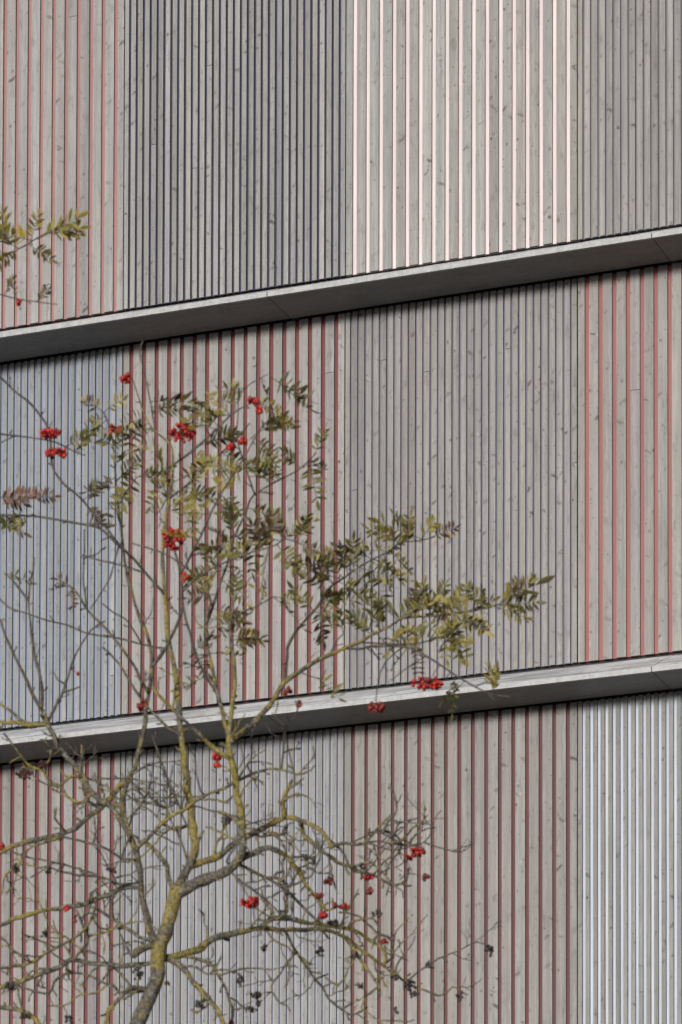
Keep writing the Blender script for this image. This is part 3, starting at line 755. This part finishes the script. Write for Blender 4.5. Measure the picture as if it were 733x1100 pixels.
# single sprays read from the photograph: base, direction, length, tone
for (bu, bv, du, dv, Lp, cls) in [
  (40,257,1,-.40,56,'y'),(50,251,1,-.12,42,'y'),(33,261,.35,-1,34,'y'),(36,259,-1,-.35,48,'y'),(20,267,-.9,-.5,40,'o'),(22,266,-.8,.55,40,'y'),(30,262,.75,.45,34,'o'),(8,262,-.2,-1,44,'y'),(60,246,.8,.15,30,'y'),
  (18,321,-.25,-1,20,'b'),(40,324,.5,-.9,20,'b'),
  (-4,535,1,-.10,40,'r'),(14,538,1,-.30,32,'r'),(32,534,1,-.02,30,'b'),(-4,533,1,.12,36,'b'),(36,554,-.85,.30,44,'p'),(14,553,.3,1,24,'o'),(-4,553,.8,.5,40,'o'),
  (530,652,1,-.52,62,'o'),(534,650,1,.02,48,'p'),(527,651,-.85,-.62,34,'o'),(520,654,-.1,-1,26,'o'),(538,647,.75,-.95,40,'o'),(532,652,1,.3,40,'y'),
  (456,580,-1,-.36,58,'o'),(448,582,-.7,-.75,40,'o'),(452,581,.5,-.8,34,'y'),(462,578,1,-.42,34,'o'),(432,584,-1,-.42,46,'o'),(420,592,-1,-.10,46,'o'),(402,601,-1,-.45,48,'o'),
  (398,603,1,.42,50,'p'),(386,610,1,.30,50,'o'),(388,609,-.9,-.25,50,'o'),(410,596,.8,-.55,32,'o'),(436,582,.2,-1,30,'o'),(366,622,-1,-.28,54,'o'),
  (445,664,.3,-1,40,'o'),(463,661,.5,-1,42,'o'),(470,660,-.5,-1,36,'b'),(480,660,.6,-.9,40,'o'),(490,659,.9,.5,42,'y'),(478,661,.5,1,36,'o'),(455,664,.7,.8,42,'y'),(440,668,-.6,.8,40,'o'),
  (502,657,.9,-.5,36,'o'),(500,658,.8,.7,34,'b'),(425,671,.6,-.9,40,'o'),(412,677,-.2,-1,38,'o'),(418,674,.9,.6,40,'y'),(540,646,1,-.56,40,'o'),(363,624,.8,.35,44,'o')]:
    d2, sm = nearest(max(0, bu), bv); dep = sm[2]; m = dep/F
    ln = math.hypot(du, dv)
    ax = RIGHT*(du/ln) - UP*(dv/ln) + FWD*rnd.gauss(0, .22)
    leaf(per.setdefault(sm[3], MB()), P(bu, bv, dep), ax, Lp*.86*m, cls, rnd.choice((6, 7, 7)) if Lp > 22 else 3, .6, (-.06, .12))
fol = {}
for bi, mb in per.items():
    par = branches[bi]
    if par.name.startswith('twig'): par = par.parent
    fol.setdefault(par.name, []).append(mb)
for nm, lst in fol.items():
    par = bpy.data.objects[nm]; mb = lst[0]
    for m2 in lst[1:]:
        off = len(mb.v); mb.v += m2.v; mb.f += [tuple(q+off for q in f_) for f_ in m2.f]; mb.uv += m2.uv; mb.c += m2.c
    mb.build('foliage', LEAF, par, smooth=True, origin=parent_world(par))

# ------------------------------------------------------------------ berries
def sphere(mb, c, r, col, seg=8, rings=6):
    V = [c+Vector((0, 0, r))]
    for i in range(1, rings):
        th = math.pi*i/rings
        for k in range(seg):
            ph = 2*math.pi*k/seg; V.append(c+Vector((r*math.sin(th)*math.cos(ph), r*math.sin(th)*math.sin(ph), r*math.cos(th))))
    V.append(c-Vector((0, 0, r)))
    fs = [(0, 1+k, 1+(k+1) % seg) for k in range(seg)]
    for i in range(rings-2):
        for k in range(seg):
            a = 1+i*seg+k; b_ = 1+i*seg+(k+1) % seg; fs.append((a, a+seg, b_+seg, b_))
    e = len(V)-1; b0 = 1+(rings-2)*seg
    fs += [(b0+(k+1) % seg, b0+k, e) for k in range(seg)]
    mb.faces(V, fs, [col]*len(V))

RED = [(.26, .005, .004), (.33, .008, .005), (.16, .004, .004), (.36, .016, .006), (.20, .006, .004)]
ORG = [(.30, .022, .010), (.26, .016, .008), (.24, .012, .008)]
DUL = [(.12, .014, .011), (.085, .010, .009), (.15, .016, .012)]
DRK = [(.045, .012, .012), (.07, .012, .012), (.03, .014, .012)]
BLK = [(.020, .016, .014), (.032, .026, .022), (.015, .012, .010)]
BC = [(55,466,15,6,26,RED),(61,487,15,6,22,RED),(135,406,7,6,13,ORG),(197,465,21,11,44,RED),(124,461,8,6,10,ORG),(273,431,7,5,9,RED),(279,439,5,5,7,RED),(262,474,7,4,9,ORG),
 (249,481,6,5,9,RED),(186,578,16,14,46,RED),(198,620,5,6,7,ORG),(460,734,20,8,42,RED),(405,760,10,7,20,DUL),(269,969,13,6,24,RED),(449,915,9,6,15,RED),(437,922,6,4,7,RED),
 (353,946,5,5,7,DUL),(395,942,6,4,9,RED),(397,957,5,4,6,DUL),(370,974,6,4,9,RED),(347,983,5,4,7,RED),(360,973,4,3,5,DUL),(413,1012,5,3,6,RED),(233,812,7,5,9,RED),(233,822,4,3,5,RED),
 (72,976,4,4,4,RED),(80,987,3,5,4,DUL),(153,757,8,7,14,DUL),(310,743,6,5,6,DUL),(321,757,4,3,4,DUL),(28,832,14,5,22,DRK),(46,822,7,6,10,DRK),(21,325,3,3,3,RED),(84,723,3,2,2,RED),
 (120,935,7,3,8,DRK),(458,943,4,6,5,DUL),(343,962,5,3,5,DUL),(0,909,6,4,6,ORG),(180,1056,3,3,3,DRK),(249,1099,4,4,5,DUL)]
DC = [(526,1021,6,8,14),(440,1058,8,9,18),(424,1049,6,6,9),(345,1022,7,6,12),(382,1027,6,5,9),(425,1085,4,5,6),(18,932,6,6,9),(52,935,5,4,6),(48,1004,6,4,8),(12,1059,8,5,12),
 (28,1090,9,7,14),(259,1052,6,8,12),(275,1069,8,5,10),(270,1083,8,5,10),(284,1018,4,5,6),(327,921,5,5,7),(306,890,5,5,7),(242,882,7,7,12),(215,1078,7,6,10),(405,981,6,5,8),
 (388,1058,4,4,5),(390,930,4,5,6),(358,991,9,3,9),(445,1068,6,5,8),(279,1078,5,4,6),(148,1046,8,8,12),(75,1095,7,5,9),(105,862,4,4,5),(460,1036,5,4,6),(494,1072,5,9,7)]
for k, item in enumerate(BC + [d+(BLK,) for d in DC]):
    u, v, ru, rv, n, colr = item
    d2, s = nearest(u, v); dep = s[2]-.01; m = dep/F
    mb = MB()
    dark = colr is BLK or colr is DRK
    hub = P(lerp(u, s[0], .35), lerp(v, s[1], .35), dep)
    cen = P(u, v, dep)
    if d2 > 9: tube(mb, [P(s[0], s[1], s[2]), P(lerp(u, s[0], .55), lerp(v, s[1], .55)-1, dep), hub], [.0016, .0013, .0012], 5, lambda i: (.07, .05, .035))
    for q in range(int(n*1.45)):
        for _ in range(20):
            a, b_, c_ = U(-1, 1), U(-1, 1), U(-1, 1)
            if a*a+b_*b_+c_*c_ < 1: break
        pos = cen + RIGHT*(a*ru*m*.85) - UP*(b_*rv*m*.85) + FWD*(c_*min(ru, 12)*m*.9)
        r = U(1.8, 2.6)*m*(.72 if dark else 1)
        tube(mb, [hub.lerp(cen, .3), hub.lerp(pos, .6)+UP*(.002), pos], [.0007, .0006, .0005], 3, lambda i: (.08, .05, .03), cap=False)
        cc = rnd.choice(colr); kk = U(.8, 1.2)
        sphere(mb, pos, r, tuple(x*kk for x in cc))
    par = branches[s[3]]
    if par.name.startswith('twig'): par = par.parent
    mb.build('dried_berry_cluster' if dark else 'berry_cluster', BERRY, par, smooth=True, origin=cen)
